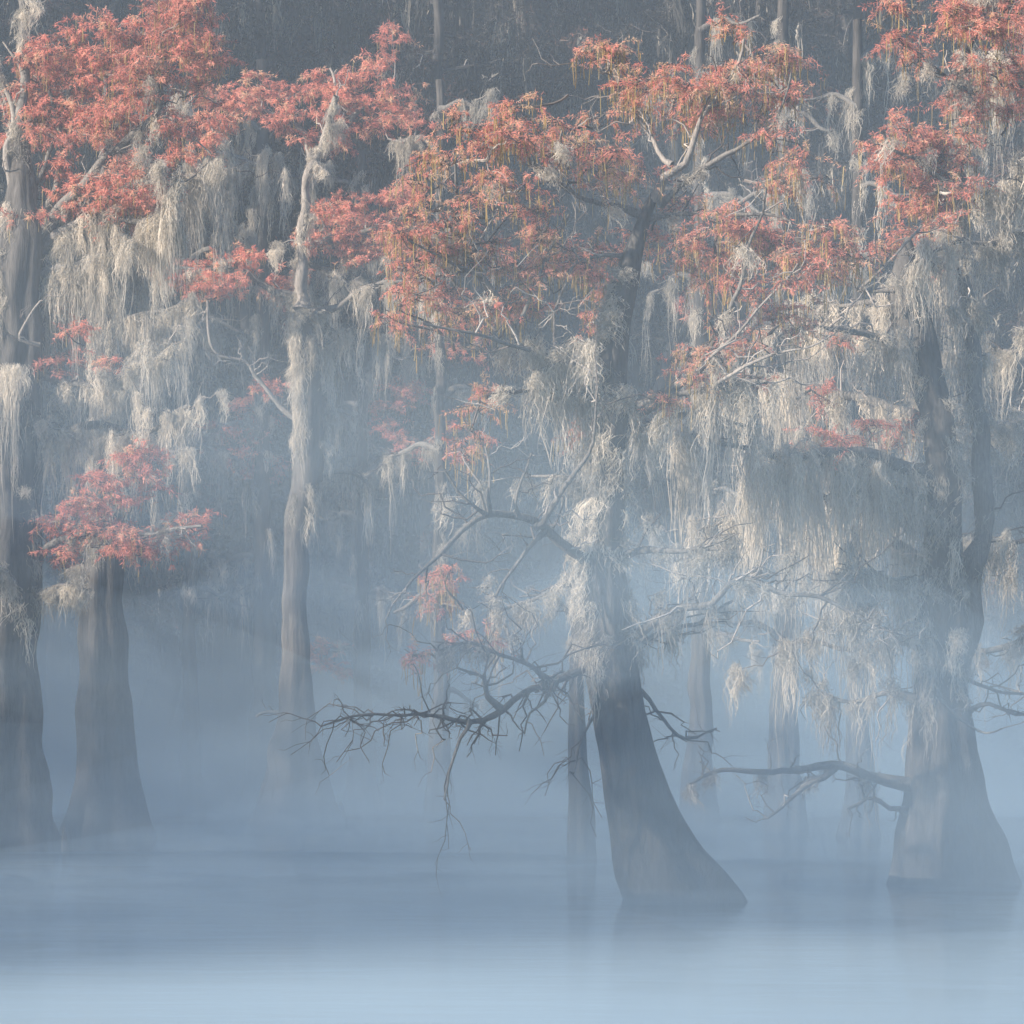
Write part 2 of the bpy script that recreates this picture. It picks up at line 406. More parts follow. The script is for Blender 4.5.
# --- the leaning tree in the middle
t = Tree('cypress_tree', 'leaning cypress in the centre with a swollen base, bare broken top and orange-red crown', 41.8, (685, 900))
t.trunk([(905, 628, 750), (880, 622, 730), (850, 616, 706), (820, 612, 688), (790, 608, 672), (750, 602, 655), (710, 596, 645),
         (670, 588, 640), (630, 581, 634), (590, 580, 630), (550, 585, 627), (500, 592, 626), (450, 594, 627), (400, 595, 627),
         (350, 599, 630), (300, 607, 635), (260, 620, 642), (225, 635, 650), (205, 643, 655), (190, 652, 661)],
        mossy=[(265, 345, 26, .15, .45, -1), (350, 520, 18, .4, 1.2, -1), (500, 660, 22, .4, 1.4, 0), (380, 500, 10, .5, 1.2, 1)])
for a in [
    dict(pts=[(655, 200), (665, 175), (688, 160), (703, 125), (725, 90), (742, 60), (745, 38)], r=(4.5, 1.2), depth=(0, -.8), pale=.6, mat=M_PALE, tw=4, mz=.8, ml=(.2, .5)),
    dict(pts=[(672, 165), (652, 142), (633, 118), (615, 88), (604, 62)], r=(3, 1), depth=(0, .5), pale=.6, mat=M_PALE, tw=4),
    dict(pts=[(660, 205), (690, 178), (715, 160), (745, 145), (775, 120), (790, 70)], r=(3.2, 1), depth=(0, -1), tw=4, mz=.8, ml=(.2, .5)),
    dict(pts=[(642, 216), (605, 203), (575, 193), (552, 180), (530, 168)], r=(4, 1.5), depth=(0, -1), tw=5, mz=2, ml=(.2, .5)),
    dict(pts=[(648, 218), (680, 214), (720, 214), (765, 216), (790, 225)], r=(3, 1), depth=(0, -.8), tw=3, mz=1.2, ml=(.3, .8)),
    dict(pts=[(625, 255), (600, 250), (578, 262), (562, 290), (553, 345)], r=(2.6, 1), depth=(0, -1.2), tw=4, pale=.6),
    dict(pts=[(600, 372), (562, 368), (532, 352), (500, 308), (470, 250), (458, 205), (456, 165)], r=(7, 1.5), depth=(0, -1.6), tw=4, pale=.4, mz=1.5, ml=(.3, .9)),
    dict(pts=[(530, 350), (500, 343), (460, 335), (420, 325)], r=(2.2, 1), depth=(-1.2, -2), tw=4),
    dict(pts=[(515, 325), (535, 290), (548, 245), (565, 215)], r=(2.2, 1), depth=(-1, -.4), tw=4, pale=.6),
    dict(pts=[(482, 275), (455, 262), (430, 245), (410, 240)], r=(2, 1), depth=(-1, -1.6), tw=4),
    dict(pts=[(628, 412), (662, 395), (690, 372), (712, 335), (737, 288), (757, 240), (768, 190)], r=(4.5, 1.0), depth=(0, -1.5), tw=3.5, mz=.6, ml=(.3, .7)),
    dict(pts=[(690, 385), (718, 350), (748, 318), (778, 290), (795, 262)], r=(2, .8), depth=(-.8, -1.8), tw=5, mat=M_PALE, pale=.7),
    dict(pts=[(715, 385), (750, 368), (790, 350), (835, 334)], r=(2, .8), depth=(-.9, -1.8), tw=5, mat=M_PALE, pale=.7),
    dict(pts=[(640, 408), (680, 392), (720, 387), (770, 383)], r=(6, 2), depth=(-.2, -.9), tw=3, mz=5, ml=(.5, 1.6), mt=(.4, 1)),
    dict(pts=[(628, 430), (660, 420), (700, 412), (745, 420)], r=(4, 1.5), depth=(.2, .9), tw=3, mz=5, ml=(.6, 1.9), mt=(.4, 1)),
    dict(pts=[(600, 400), (570, 392), (535, 392), (500, 390)], r=(4, 1.5), depth=(0, -.9), tw=4, mz=2.5, ml=(.3, .9)),
    dict(pts=[(598, 372), (575, 366), (555, 366), (538, 372)], r=(5, 3), depth=(0, -.6), tw=3, mz=34, ml=(.8, 1.6), mt=(.55, 1)),
    dict(pts=[(602, 575), (570, 550), (540, 528), (512, 516), (485, 516), (450, 540), (425, 562), (406, 590)], r=(6.5, 1.4), depth=(0, -2.2), tw=3.2, pale=.35),
    dict(pts=[(535, 528), (565, 492), (588, 450), (598, 410), (600, 385)], r=(3, 1.1), depth=(-.8, -1.6), tw=2.5, pale=.5),
    dict(pts=[(487, 515), (465, 500), (442, 462)], r=(2.2, .9), depth=(-1.6, -2), tw=3),
    dict(pts=[(490, 514), (493, 475), (486, 450)], r=(2, .9), depth=(-1.6, -1.4), tw=3),
    dict(pts=[(519, 516), (520, 490), (530, 455)], r=(2, .9), depth=(-1.3, -1.5), tw=3),
    dict(pts=[(545, 532), (520, 560), (503, 580), (494, 598)], r=(3, 1.2), depth=(-.7, -1.4), tw=3),
    dict(pts=[(604, 662), (575, 672), (548, 688), (520, 695), (495, 712), (470, 722), (430, 714), (385, 712), (350, 718), (322, 727)], r=(5.2, .8), depth=(0, -2.4), tw=14, twl=(.3, 1.0), up=.12, droop=.35, pale=.08, levels=2),
    dict(pts=[(555, 684), (530, 668), (498, 655), (470, 640), (440, 650)], r=(3.5, 1.2), depth=(-.5, -1.8), tw=8, up=.1, pale=.1, mz=3, ml=(.3, .8), mt=(0, .3)),
    dict(pts=[(500, 708), (480, 680), (455, 668)], r=(3, 1.2), depth=(-1.3, -1.9), tw=8, pale=.1),
    dict(pts=[(545, 690), (543, 700), (530, 715), (529, 735)], r=(2, .8), depth=(-.6, -.8), tw=1.5, pale=.8, mat=M_PALE),
    dict(pts=[(470, 722), (458, 745), (447, 775), (443, 800)], r=(2, .8), depth=(-1.7, -2), tw=3, droop=.5, up=-.3, pale=0),
    dict(pts=[(628, 640), (665, 616), (705, 606), (735, 582), (775, 590), (830, 600), (875, 628), (900, 655)], r=(5, 1.0), depth=(0, -1.8), tw=8, mz=2.5, ml=(.3, 1.0), mt=(.1, .6)),
    dict(pts=[(606, 655), (650, 640), (700, 622), (735, 600)], r=(4, 1.5), depth=(0, 1), tw=3.5, mz=2, ml=(.4, 1.0), mt=(.1, .6)),
    dict(pts=[(620, 560), (650, 550), (690, 552), (730, 545)], r=(4, 1.5), depth=(0, -.8), tw=4, mz=5, ml=(.4, 1.2), mt=(.15, .8)),
    dict(pts=[(590, 590), (560, 585), (530, 600), (500, 610)], r=(4, 1.5), depth=(0, .8), tw=4, mz=7, ml=(.5, 1.3), mt=(.3, .9)),
    dict(pts=[(600, 500), (575, 480), (550, 478), (520, 480)], r=(3, 1.2), depth=(0, .8), tw=4, mz=4, ml=(.3, 1.0), mt=(.2, .8)),
    dict(pts=[(640, 690), (665, 720), (690, 735), (720, 728)], r=(2.5, 1), depth=(0, .6), tw=5, up=-.1, pale=.05),
    dict(pts=[(606, 690), (592, 720), (580, 745), (576, 775)], r=(2, .8), depth=(0, -.5), tw=5, up=-.2, droop=.3, pale=.05),
]: t.limb(**a)
t.foliage([(604, 58, 26, 20), (612, 42, 14, 12), (742, 34, 15, 14), (778, 52, 20, 16), (784, 78, 12, 24), (765, 65, 14, 14),
           (690, 92, 28, 16), (668, 105, 16, 16), (722, 110, 30, 14), (735, 84, 16, 14), (700, 118, 18, 10), (655, 82, 12, 10), (640, 108, 10, 8),
           (516, 100, 9, 7, .8), (545, 132, 24, 14), (572, 128, 20, 12), (560, 148, 24, 12), (600, 150, 22, 14), (622, 162, 16, 10),
           (604, 174, 26, 9), (580, 182, 16, 8), (450, 135, 12, 8), (472, 136, 24, 10), (490, 160, 26, 9), (452, 165, 12, 9),
           (442, 190, 14, 18), (430, 215, 16, 14), (425, 240, 22, 16), (418, 265, 16, 16), (462, 232, 14, 10), (478, 215, 28, 10), (505, 205, 18, 10),
           (497, 272, 18, 16), (500, 290, 16, 9), (545, 225, 22, 10), (535, 240, 12, 14), (528, 212, 16, 8), (558, 265, 12, 16), (552, 290, 16, 14),
           (405, 318, 18, 9), (398, 330, 10, 7), (450, 325, 20, 9), (478, 320, 16, 8), (436, 290, 20, 9), (470, 258, 18, 8), (520, 300, 18, 8),
           (610, 285, 10, 22), (600, 305, 10, 12), (580, 240, 14, 9), (618, 240, 12, 8), (590, 262, 16, 8),
           (660, 225, 16, 9), (690, 240, 24, 11), (720, 228, 16, 10), (715, 262, 22, 12), (690, 268, 14, 9), (745, 248, 16, 12), (740, 225, 14, 8),
           (780, 170, 15, 10), (765, 158, 13, 12), (798, 180, 14, 8), (770, 185, 10, 6), (785, 242, 14, 8), (812, 255, 16, 12), (835, 262, 14, 10),
           (800, 280, 18, 12), (775, 270, 16, 12), (770, 300, 16, 10), (790, 310, 16, 9), (850, 275, 12, 9, .6),
           (665, 190, 12, 5), (700, 372, 18, 10), (715, 385, 12, 8), (690, 358, 12, 5), (668, 400, 7, 6), (628, 405, 7, 6),
           (700, 350, 10, 5, .7), (750, 345, 12, 9, .6), (760, 380, 10, 6, .5), (472, 430, 12, 16, .7), (462, 450, 8, 8, .6), (490, 398, 13, 8, .6),
           (440, 582, 7, 8), (436, 596, 11, 6), (446, 572, 4, 4), (418, 655, 7, 6, .7), (585, 420, 6, 10, .5), (600, 642, 7, 5, .6), (480, 640, 22, 6, .4),
           (820, 228, 14, 8, .4)], catk=1.1, tint=.14, leafL=.072)
t.fill(470, 240, 62, 85, 5, (8, 15), catk=1.2)
t.fill(560, 165, 60, 45, 3, (8, 14), catk=1.1)
t.fill(720, 110, 65, 50, 8, (8, 15), catk=1.1)
t.fill(755, 262, 80, 40, 9, (8, 15), catk=.9, tint=-.1)
t.fill(540, 300, 60, 35, 5, (7, 13), catk=1.2)
t.done()

# --- thin trunk behind its left side
t = Tree('cypress_tree', 'thin straight bare trunk standing just left of the leaning centre tree', 54.7, (578, 860))
t.trunk([(862, 566, 594), (800, 568, 591), (740, 568, 586), (690, 569, 584), (600, 571, 583), (500, 572, 581), (400, 573, 580), (345, 575, 579)], flutes=5, mat=M_FARBARK,
        mossy=[(400, 640, 16, .4, 1.2, 0)])
for a in [dict(pts=[(576, 620), (550, 600), (520, 596)], r=(3, 1), tw=3, mz=3, ml=(.4, 1.0), mt=(.2, .7)),
          dict(pts=[(578, 560), (605, 545), (640, 548)], r=(3, 1), tw=3, mz=3, ml=(.4, 1.0), mt=(.2, .7))]: t.limb(**a)
t.done()

# --- broad trunk at the left edge
t = Tree('cypress_tree', 'broad dark cypress cut off by the left edge, slender forked top and long cream moss', 60.3, (-5, 850))
t.trunk([(852, -75, 66), (820, -60, 53), (780, -46, 45), (720, -32, 40), (650, -24, 38), (560, -18, 38), (450, -14, 38), (350, -12, 42),
         (280, -9, 46), (230, 0, 44), (205, 5, 37), (180, 9, 32), (150, 13, 29), (115, 17, 27)],
        mossy=[(200, 330, 26, .6, 2.0, -1), (370, 480, 24, .6, 2.2, -1), (440, 640, 16, .5, 1.6, 0)])
for a in [
    dict(pts=[(26, 205), (24, 160), (23, 100), (23, 40), (22, -30), (20, -90)], r=(8, 2.5), tw=1.2, mat=M_LIMB, mz=1.5, ml=(.3, 1)),
    dict(pts=[(12, 215), (8, 160), (12, 130), (6, 80), (-10, 50)], r=(5, 2), tw=2, mat=M_PALE, pale=.6, mz=2, ml=(.4, 1.4)),
    dict(pts=[(22, 70), (12, 55), (2, 40)], r=(2, 1), tw=2, mat=M_PALE, pale=.8),
    dict(pts=[(34, 235), (72, 200), (98, 165), (128, 138), (152, 118), (162, 96), (158, 60)], r=(8, 2), depth=(0, -1.5), tw=2.5, mz=2, ml=(.4, 1.2), mstart=.1),
    dict(pts=[(36, 225), (56, 185), (62, 150), (58, 120), (50, 95)], r=(5, 1.5), tw=3),
    dict(pts=[(28, 190), (45, 165), (65, 110), (75, 60)], r=(3, 1), tw=3, pale=.5),
    dict(pts=[(36, 250), (60, 230), (100, 218), (140, 222), (168, 205), (176, 175)], r=(6, 2), depth=(0, -1.2), tw=3, mz=11, ml=(.8, 2.4), mt=(.4, 1), mstart=.15),
    dict(pts=[(38, 275), (75, 265), (112, 252), (150, 242), (172, 225)], r=(6, 2.5), depth=(0, -.8), tw=3, mz=14, ml=(1.0, 2.8), mt=(.45, 1), mat=M_LIMB, mstart=.1),
    dict(pts=[(38, 310), (65, 292), (100, 274), (140, 268)], r=(4, 1.5), depth=(0, .8), tw=3, mz=12, ml=(1.0, 2.6), mt=(.3, 1)),
    dict(pts=[(30, 400), (12, 385), (-8, 378), (-30, 372)], r=(5, 2), depth=(0, -1.2), tw=3, mz=22, ml=(1.0, 2.6), mt=(.6, 1)),
    dict(pts=[(38, 375), (80, 385), (115, 380), (150, 362), (172, 345)], r=(4, 1.2), depth=(0, -1), tw=4, mz=8, ml=(.5, 1.6), mt=(.4, 1), pale=.5),
    dict(pts=[(38, 445), (75, 428), (112, 430), (150, 433), (170, 415), (190, 406)], r=(5, 2), depth=(0, -1), tw=3, mz=11, ml=(.8, 2.2), mt=(.45, 1), mat=M_LIMB, pale=.5),
    dict(pts=[(36, 560), (60, 540), (100, 530), (150, 532), (200, 526)], r=(5, 1.4), depth=(0, -1.2), tw=4, mz=1.5, ml=(.3, .8), mt=(0, .3), up=.1),
    dict(pts=[(34, 600), (60, 585), (90, 590)], r=(3, 1.2), depth=(0, -.8), tw=3, mz=12, ml=(.3, .9), mt=(.4, .9)),
    dict(pts=[(12, 580), (4, 570), (-8, 560)], r=(3, 1.5), depth=(-1.3, -1.7), tw=2, mz=16, ml=(.5, 1.4), mt=(.4, .9)),
    dict(pts=[(40, 345), (20, 340), (32, 318), (40, 300)], r=(2, 1), depth=(-1.4, -1.8), tw=3, mat=M_PALE, pale=.8),
]: t.limb(**a)
t.foliage([(45, 75, 30, 18), (75, 45, 34, 16), (112, 25, 28, 14), (150, 18, 16, 12), (150, 45, 34, 16), (190, 40, 26, 16), (205, 62, 16, 16), (95, 70, 34, 14),
           (60, 100, 34, 12), (110, 92, 30, 10), (30, 110, 20, 16), (10, 100, 16, 16), (8, 130, 12, 14), (80, 122, 30, 10), (125, 110, 20, 8), (178, 85, 24, 8),
           (70, 145, 30, 10), (105, 128, 22, 9), (178, 125, 10, 10), (190, 140, 16, 10, .6), (60, 165, 10, 9),
           (48, 215, 18, 9), (80, 203, 30, 9), (115, 200, 30, 12), (140, 190, 20, 9), (105, 180, 22, 10), (150, 205, 12, 7), (55, 300, 8, 6, .6),
           (60, 350, 12, 12, .8), (52, 370, 8, 6, .7), (75, 335, 8, 8, .5), (108, 360, 12, 9, .5), (2, 350, 8, 5, .8),
           (125, 470, 22, 16), (148, 470, 18, 20), (156, 455, 8, 14), (118, 500, 30, 11), (75, 512, 24, 8), (105, 520, 36, 8), (60, 520, 12, 8),
           (140, 540, 50, 9, .7), (90, 545, 38, 8, .7), (190, 524, 14, 7, .6), (142, 556, 12, 5, .8), (66, 563, 5, 8, .7)],
          catk=0.35, leafL=0.12, dens=1.2)
t.fill(122, 88, 92, 62, 28, (8, 18), catk=.5, leafL=.12, dens=.9)
t.fill(170, 60, 55, 50, 16, (10, 20), catk=.9, leafL=.11, dens=.7, tint=-.35)
t.fill(95, 205, 62, 20, 12, (10, 18), catk=.4, leafL=.12, dens=.9)
t.done()

# --- pale columns behind it
t = Tree('cypress_tree', 'pale straight trunk in the fog between the left-edge tree and the white-topped tree', 64.6, (105, 842))
t.trunk([(844, 60, 152), (820, 68, 143), (780, 74, 136), (720, 78, 131), (650, 80, 127), (560, 84, 122), (450, 88, 120), (350, 92, 118), (250, 96, 114), (150, 100, 112), (70, 104, 110)],
        mossy=[(300, 600, 40, .6, 2.0, 0)])
for a in [dict(pts=[(104, 480), (130, 460), (165, 455), (190, 450)], r=(4, 1.5), tw=3, mz=5, ml=(.6, 2), mt=(.3, .9)),
          dict(pts=[(102, 330), (135, 315), (165, 310), (185, 300)], r=(4, 1.5), tw=3, mz=9, ml=(1, 2.6), mt=(.3, .9)),
          dict(pts=[(106, 200), (140, 185), (180, 180), (215, 175)], r=(4, 1.5), tw=3, mz=6, ml=(.8, 2.2), mt=(.3, 1)),
          dict(pts=[(106, 170), (150, 165), (190, 172), (235, 168)], r=(4, 1.5), depth=(0, 2), tw=3, mz=10, ml=(.8, 2.6), mt=(.3, .9)),
          dict(pts=[(106, 140), (140, 120), (175, 110), (200, 90)], r=(3, 1.2), depth=(0, 1), tw=4, mz=2, ml=(.4, 1)),
          dict(pts=[(104, 620), (85, 600), (60, 596)], r=(3, 1.2), tw=3, mz=6, ml=(.4, 1), mt=(.3, .8))]: t.limb(**a)
t.foliage([(200, 115, 20, 12), (210, 85, 14, 14), (185, 150, 20, 10), (215, 130, 12, 10), (160, 160, 20, 8)], catk=.3, leafL=.13, dens=.9)
t.done()

t = Tree('cypress_tree', 'bulbous-based cypress left of centre whose bare crooked top is sunlit white and moss-wrapped', 76.0, (295, 824))
t.trunk([(826, 248, 343), (800, 262, 331), (770, 269, 323), (730, 275, 316), (690, 279, 311), (640, 281, 308), (590, 282, 306), (540, 286, 310),
         (480, 291, 320), (430, 296, 325), (380, 296, 322), (330, 292, 314), (285, 295, 308), (255, 298, 306), (240, 300, 305)],
        mat=M_BARK, mossy=[(285, 350, 30, .5, 1.6, 0), (330, 440, 34, .8, 2.4, -1), (380, 520, 16, .5, 2.0, 0), (200, 290, 14, .2, .6, 0)])
for a in [dict(pts=[(313, 158), (300, 130), (275, 113), (246, 101)], r=(4, 1.4), tw=3, mat=M_PALE, pale=.6),
          dict(pts=[(302, 310), (299, 270), (301, 230), (304, 190), (312, 160), (323, 130), (334, 112), (338, 96)], r=(6, 3), depth=(-.6, -1.8), tw=1.5, mat=M_PALE, pale=.9, gn=.05, mz=5, ml=(.2, .8), mt=(.5, 1)),  # pale bark here puts the sunlight on the crooked top into its colour
          dict(pts=[(326, 124), (340, 104), (336, 88), (326, 70)], r=(3, 1.2), tw=3, mat=M_PALE, pale=.6),
          dict(pts=[(318, 140), (350, 122), (378, 100), (385, 70)], r=(3, 1.2), tw=3),
          dict(pts=[(300, 300), (265, 288), (235, 268), (200, 272), (168, 264)], r=(4.5, 1.5), depth=(0, -1), tw=3.5, mz=6, ml=(.4, 1.2), mat=M_LIMB),
          dict(pts=[(306, 320), (345, 302), (375, 284), (402, 278)], r=(4.5, 1.5), depth=(0, -1), tw=4, mz=6, ml=(.4, 1.4), mat=M_LIMB),
          dict(pts=[(304, 245), (340, 238), (380, 226), (415, 214)], r=(4, 1.4), depth=(0, -1), tw=3.5),
          dict(pts=[(300, 262), (330, 268), (365, 262), (395, 250)], r=(3, 1.2), depth=(0, 1), tw=3, mz=4, ml=(.4, 1.2)),
          dict(pts=[(302, 430), (268, 392), (240, 360), (212, 350), (205, 300)], r=(3, 1.2), depth=(0, -1), tw=3, mat=M_PALE, pale=.8),
          dict(pts=[(312, 350), (340, 338), (362, 330), (392, 335)], r=(3, 1.2), depth=(0, .6), tw=3, mz=9, ml=(.8, 3.0), mt=(.3, .9)),
          dict(pts=[(310, 420), (335, 410), (355, 415)], r=(3, 1.2), depth=(0, .6), tw=3, mz=5, ml=(.8, 2.6), mt=(.2, .7)),
          dict(pts=[(310, 480), (340, 470), (370, 480)], r=(3, 1.2), depth=(0, .6), tw=3, mz=5, ml=(.8, 2.6), mt=(.2, .7)),
          dict(pts=[(282, 712), (268, 710), (258, 714)], r=(3, 1.5), tw=2, pale=.1)]: t.limb(**a)
t.foliage([(235, 102, 14, 8), (255, 92, 22, 14), (268, 82, 14, 9), (290, 98, 10, 6), (325, 88, 18, 14), (322, 72, 9, 7), (345, 108, 20, 10), (300, 118, 18, 8), (320, 135, 16, 8),
           (375, 72, 13, 12), (362, 96, 12, 10), (385, 105, 14, 14, .7), (405, 100, 10, 10, .5), (350, 130, 18, 10), (275, 118, 16, 6),
           (335, 205, 24, 8), (318, 222, 20, 10), (350, 232, 26, 9), (330, 243, 24, 9), (390, 205, 16, 14), (405, 195, 10, 10), (415, 225, 12, 9), (380, 245, 22, 9), (398, 262, 12, 8, .8), (368, 215, 14, 6),
           (180, 275, 16, 10), (200, 262, 18, 9), (215, 285, 22, 9), (240, 262, 10, 8), (190, 290, 12, 7), (288, 272, 16, 12), (284, 290, 14, 9),
           (262, 382, 14, 8, .5), (398, 320, 8, 12, .5)], catk=.3, leafL=.14, dens=.9)
t.fill(315, 112, 85, 36, 5, (9, 16), catk=.3, leafL=.14, dens=.8)
t.fill(365, 225, 60, 32, 12, (9, 16), catk=.3, leafL=.14, dens=.8)
t.fill(215, 278, 55, 18, 8, (9, 15), catk=.3, leafL=.14, dens=.8)
t.done()

# --- big tree at the right
t = Tree('cypress_tree', 'massive twin-stemmed cypress at the right with a wide dark base and heavy grey moss', 45.9, (950, 886))
t.trunk([(890, 890, 1014), (860, 899, 1003), (820, 905, 990), (780, 908, 981), (740, 911, 973), (700, 914, 968), (650, 917, 966), (600, 920, 964), (550, 924, 962),
         (480, 928, 960), (420, 922, 954), (360, 906, 942), (310, 890, 930), (275, 892, 922), (250, 899, 916), (238, 905, 911)],
        mossy=[(330, 470, 12, .3, 1.0, 0), (450, 700, 40, .5, 1.8, 0)])
for a in [
    dict(pts=[(945, 670), (970, 600), (981, 520), (980, 440), (970, 330), (964, 230), (962, 140), (965, 60)], r=(15, 2), depth=(0, .8), tw=1.8, mz=4, ml=(.5, 1.6), mt=(.2, .8)),
    dict(pts=[(932, 475), (890, 458), (840, 452), (790, 456), (750, 448), (710, 440), (680, 424)], r=(7, 2), depth=(0, -2.6), tw=7, twl=(.3, 1.1), mz=7, ml=(.9, 3.4), mt=(.5, 1), pale=.8),
    dict(pts=[(930, 432), (900, 412), (850, 397), (800, 392), (760, 385), (735, 392)], r=(6, 2), depth=(0, 2.6), tw=7, twl=(.3, 1.1), mz=6, ml=(.8, 3.0), mt=(.5, 1), pale=.8),
    dict(pts=[(915, 352), (890, 345), (850, 332), (810, 326), (780, 338)], r=(5, 1.5), depth=(0, -1.2), tw=8, twl=(.3, 1.1), mz=6, ml=(.5, 2.2), mt=(.4, 1), pale=.8),
    dict(pts=[(905, 318), (870, 305), (840, 310), (812, 300)], r=(4, 1.5), depth=(0, 1), tw=8, twl=(.3, 1.1), mz=6, ml=(.5, 2.2), mt=(.4, 1), pale=.8),
    dict(pts=[(930, 560), (890, 540), (840, 522), (790, 516), (740, 520), (700, 532)], r=(6, 1.5), depth=(0, 2.0), tw=7, twl=(.3, 1.1), mz=7, ml=(.8, 3.0), mt=(.4, 1), pale=.75),
    dict(pts=[(925, 500), (895, 492), (855, 490), (820, 498), (780, 492)], r=(5, 1.5), depth=(0, -.8), tw=7, twl=(.3, 1.1), mz=6, ml=(.8, 2.8), mt=(.5, 1), pale=.75),
    dict(pts=[(925, 590), (900, 575), (870, 570), (840, 580)], r=(5, 1.5), depth=(0, -1.2), tw=7, twl=(.3, 1.1), mz=11, ml=(.7, 1.8), mt=(.2, .8)),
    dict(pts=[(920, 785), (870, 776), (820, 768), (770, 770), (715, 773), (690, 783)], r=(6.5, 1.4), depth=(0, -1.2), tw=3.5, pale=.15, twl=(.3, .8), mz=1.5, ml=(.3, .9), mt=(.1, .4)),
    dict(pts=[(835, 768), (810, 780), (788, 800), (765, 818)], r=(3, 1.2), depth=(-.8, -1.2), tw=3, pale=.1),
    dict(pts=[(915, 815), (890, 808), (865, 800), (845, 806)], r=(4, 1.5), depth=(0, -.8), tw=7, twl=(.2, .6), pale=.1, up=-.1),
    dict(pts=[(916, 700), (880, 690), (850, 700), (820, 690)], r=(4, 1.5), depth=(0, .6), tw=7, twl=(.3, 1.1), mz=6, ml=(.4, 1.2), mt=(.1, .6)),
    dict(pts=[(922, 640), (890, 640), (850, 650), (815, 640), (780, 650)], r=(5, 1.5), depth=(0, .6), tw=7, twl=(.3, 1.1), mz=7, ml=(.5, 1.5), mt=(.15, .7)),
    dict(pts=[(895, 290), (860, 290), (885, 262), (905, 240), (920, 226)], r=(2.5, 1.2), depth=(-.6, -1), tw=3, mat=M_PALE, pale=.7),
    dict(pts=[(965, 190), (940, 178), (915, 160), (892, 150), (885, 130)], r=(3, 1.2), depth=(0, -.6), tw=7, twl=(.3, 1.1), mz=2, ml=(.3, 1)),
    dict(pts=[(964, 240), (940, 250), (915, 262)], r=(3, 1.2), depth=(0, -.6), tw=7, twl=(.3, 1.1), mz=10, ml=(.5, 1.4), mt=(.4, 1)),
    dict(pts=[(965, 90), (940, 70), (905, 45), (890, 30)], r=(2.5, 1), depth=(0, -.6), tw=3, mz=2, ml=(.3, .8)),
    dict(pts=[(965, 70), (975, 40), (985, 10), (1000, -30)], r=(3, 1), depth=(0, -.4), tw=3, mz=3, ml=(.3, 1)),
    dict(pts=[(965, 715), (990, 700), (1015, 712), (1045, 715)], r=(3, 1), depth=(0, -.6), tw=5, pale=.2),
    dict(pts=[(935, 690), (960, 715), (985, 735), (1000, 730)], r=(2, .8), depth=(-1.2, -1.5), tw=2, mat=M_PALE, pale=.9),
    dict(pts=[(968, 680), (1000, 690), (1030, 700)], r=(2, 1), depth=(.2, .6), tw=6, pale=.2),
]: t.limb(**a)
t.foliage([(900, 135, 14, 9), (925, 140, 22, 14), (915, 160, 24, 12), (930, 175, 22, 14), (945, 155, 12, 12), (925, 195, 14, 10), (892, 162, 8, 22, .8), (870, 150, 5, 10, .6), (940, 200, 14, 12),
           (895, 38, 12, 10), (878, 25, 8, 9), (905, 50, 9, 6), (945, 10, 16, 12), (975, 5, 20, 12), (965, 32, 24, 9), (1000, 15, 14, 12), (990, 35, 14, 8),
           (955, 75, 12, 10), (975, 92, 16, 12), (970, 115, 12, 10), (1005, 62, 12, 10, .8), (1015, 100, 8, 8, .6), (930, 232, 16, 8, .7), (915, 248, 12, 12, .6), (950, 228, 12, 10, .6), (890, 235, 14, 7, .5),
           (815, 438, 20, 7), (838, 440, 16, 8), (800, 446, 10, 5), (868, 436, 8, 7, .7), (825, 450, 24, 4), (908, 432, 6, 8, .8), (905, 425, 10, 5, .6), (822, 395, 5, 8, .6),
           (942, 600, 7, 5, .5), (870, 330, 20, 6, .3)], catk=.6)
t.fill(930, 165, 34, 45, 10, (8, 15), catk=.8)
t.fill(985, 50, 45, 60, 7, (8, 14), catk=.8)
t.done()

t = Tree('cypress_tree', 'cypress beyond the right edge that reaches its pink-tipped mossy boughs into the picture', 49.0, (1105, 880))
t.trunk([(884, 1050, 1170), (840, 1062, 1152), (780, 1070, 1140), (700, 1078, 1132), (500, 1084, 1126), (300, 1090, 1118), (100, 1095, 1112), (-60, 1098, 1106)])
for a in [dict(pts=[(1095, 150), (1050, 160), (1020, 172), (990, 190), (965, 208)], r=(6, 1.5), depth=(0, -1), tw=4, mz=12, ml=(.5, 1.6), mt=(.5, 1)),
          dict(pts=[(1095, 240), (1050, 245), (1020, 235), (985, 245), (950, 240)], r=(5, 1.5), depth=(0, -1), tw=4, mz=12, ml=(.5, 1.8), mt=(.4, 1)),
          dict(pts=[(1098, 60), (1050, 50), (1020, 55), (995, 50)], r=(4, 1.5), depth=(0, -1), tw=4, mz=12, ml=(.8, 2.2), mt=(.6, 1)),
          dict(pts=[(1095, 425), (1045, 424), (1010, 428), (975, 430), (950, 425), (925, 418)], r=(6, 1.2), depth=(0, -1.5), tw=6, mz=15, ml=(.4, 1.0), mt=(.5, 1), mat=M_PALE, pale=.8),
          dict(pts=[(1095, 350), (1045, 345), (1010, 352), (980, 345)], r=(4, 1.2), depth=(0, 1.5), tw=4, mz=8, ml=(.5, 1.6), mt=(.2, .8)),
          dict(pts=[(1090, 640), (1050, 638), (1020, 645), (985, 650), (950, 640)], r=(7, 2), depth=(0, .5), tw=4, mz=4, ml=(.4, 1.2), mt=(.1, .5), pale=.1),
          dict(pts=[(1092, 560), (1050, 540), (1015, 545), (990, 560)], r=(4, 2), depth=(0, .5), tw=4, mz=6, ml=(.5, 1.6), mt=(.2, .7), pale=.1),
          dict(pts=[(1090, 720), (1050, 705), (1015, 690), (990, 680)], r=(3, 1), depth=(0, .5), tw=6, pale=.1)]: t.limb(**a)
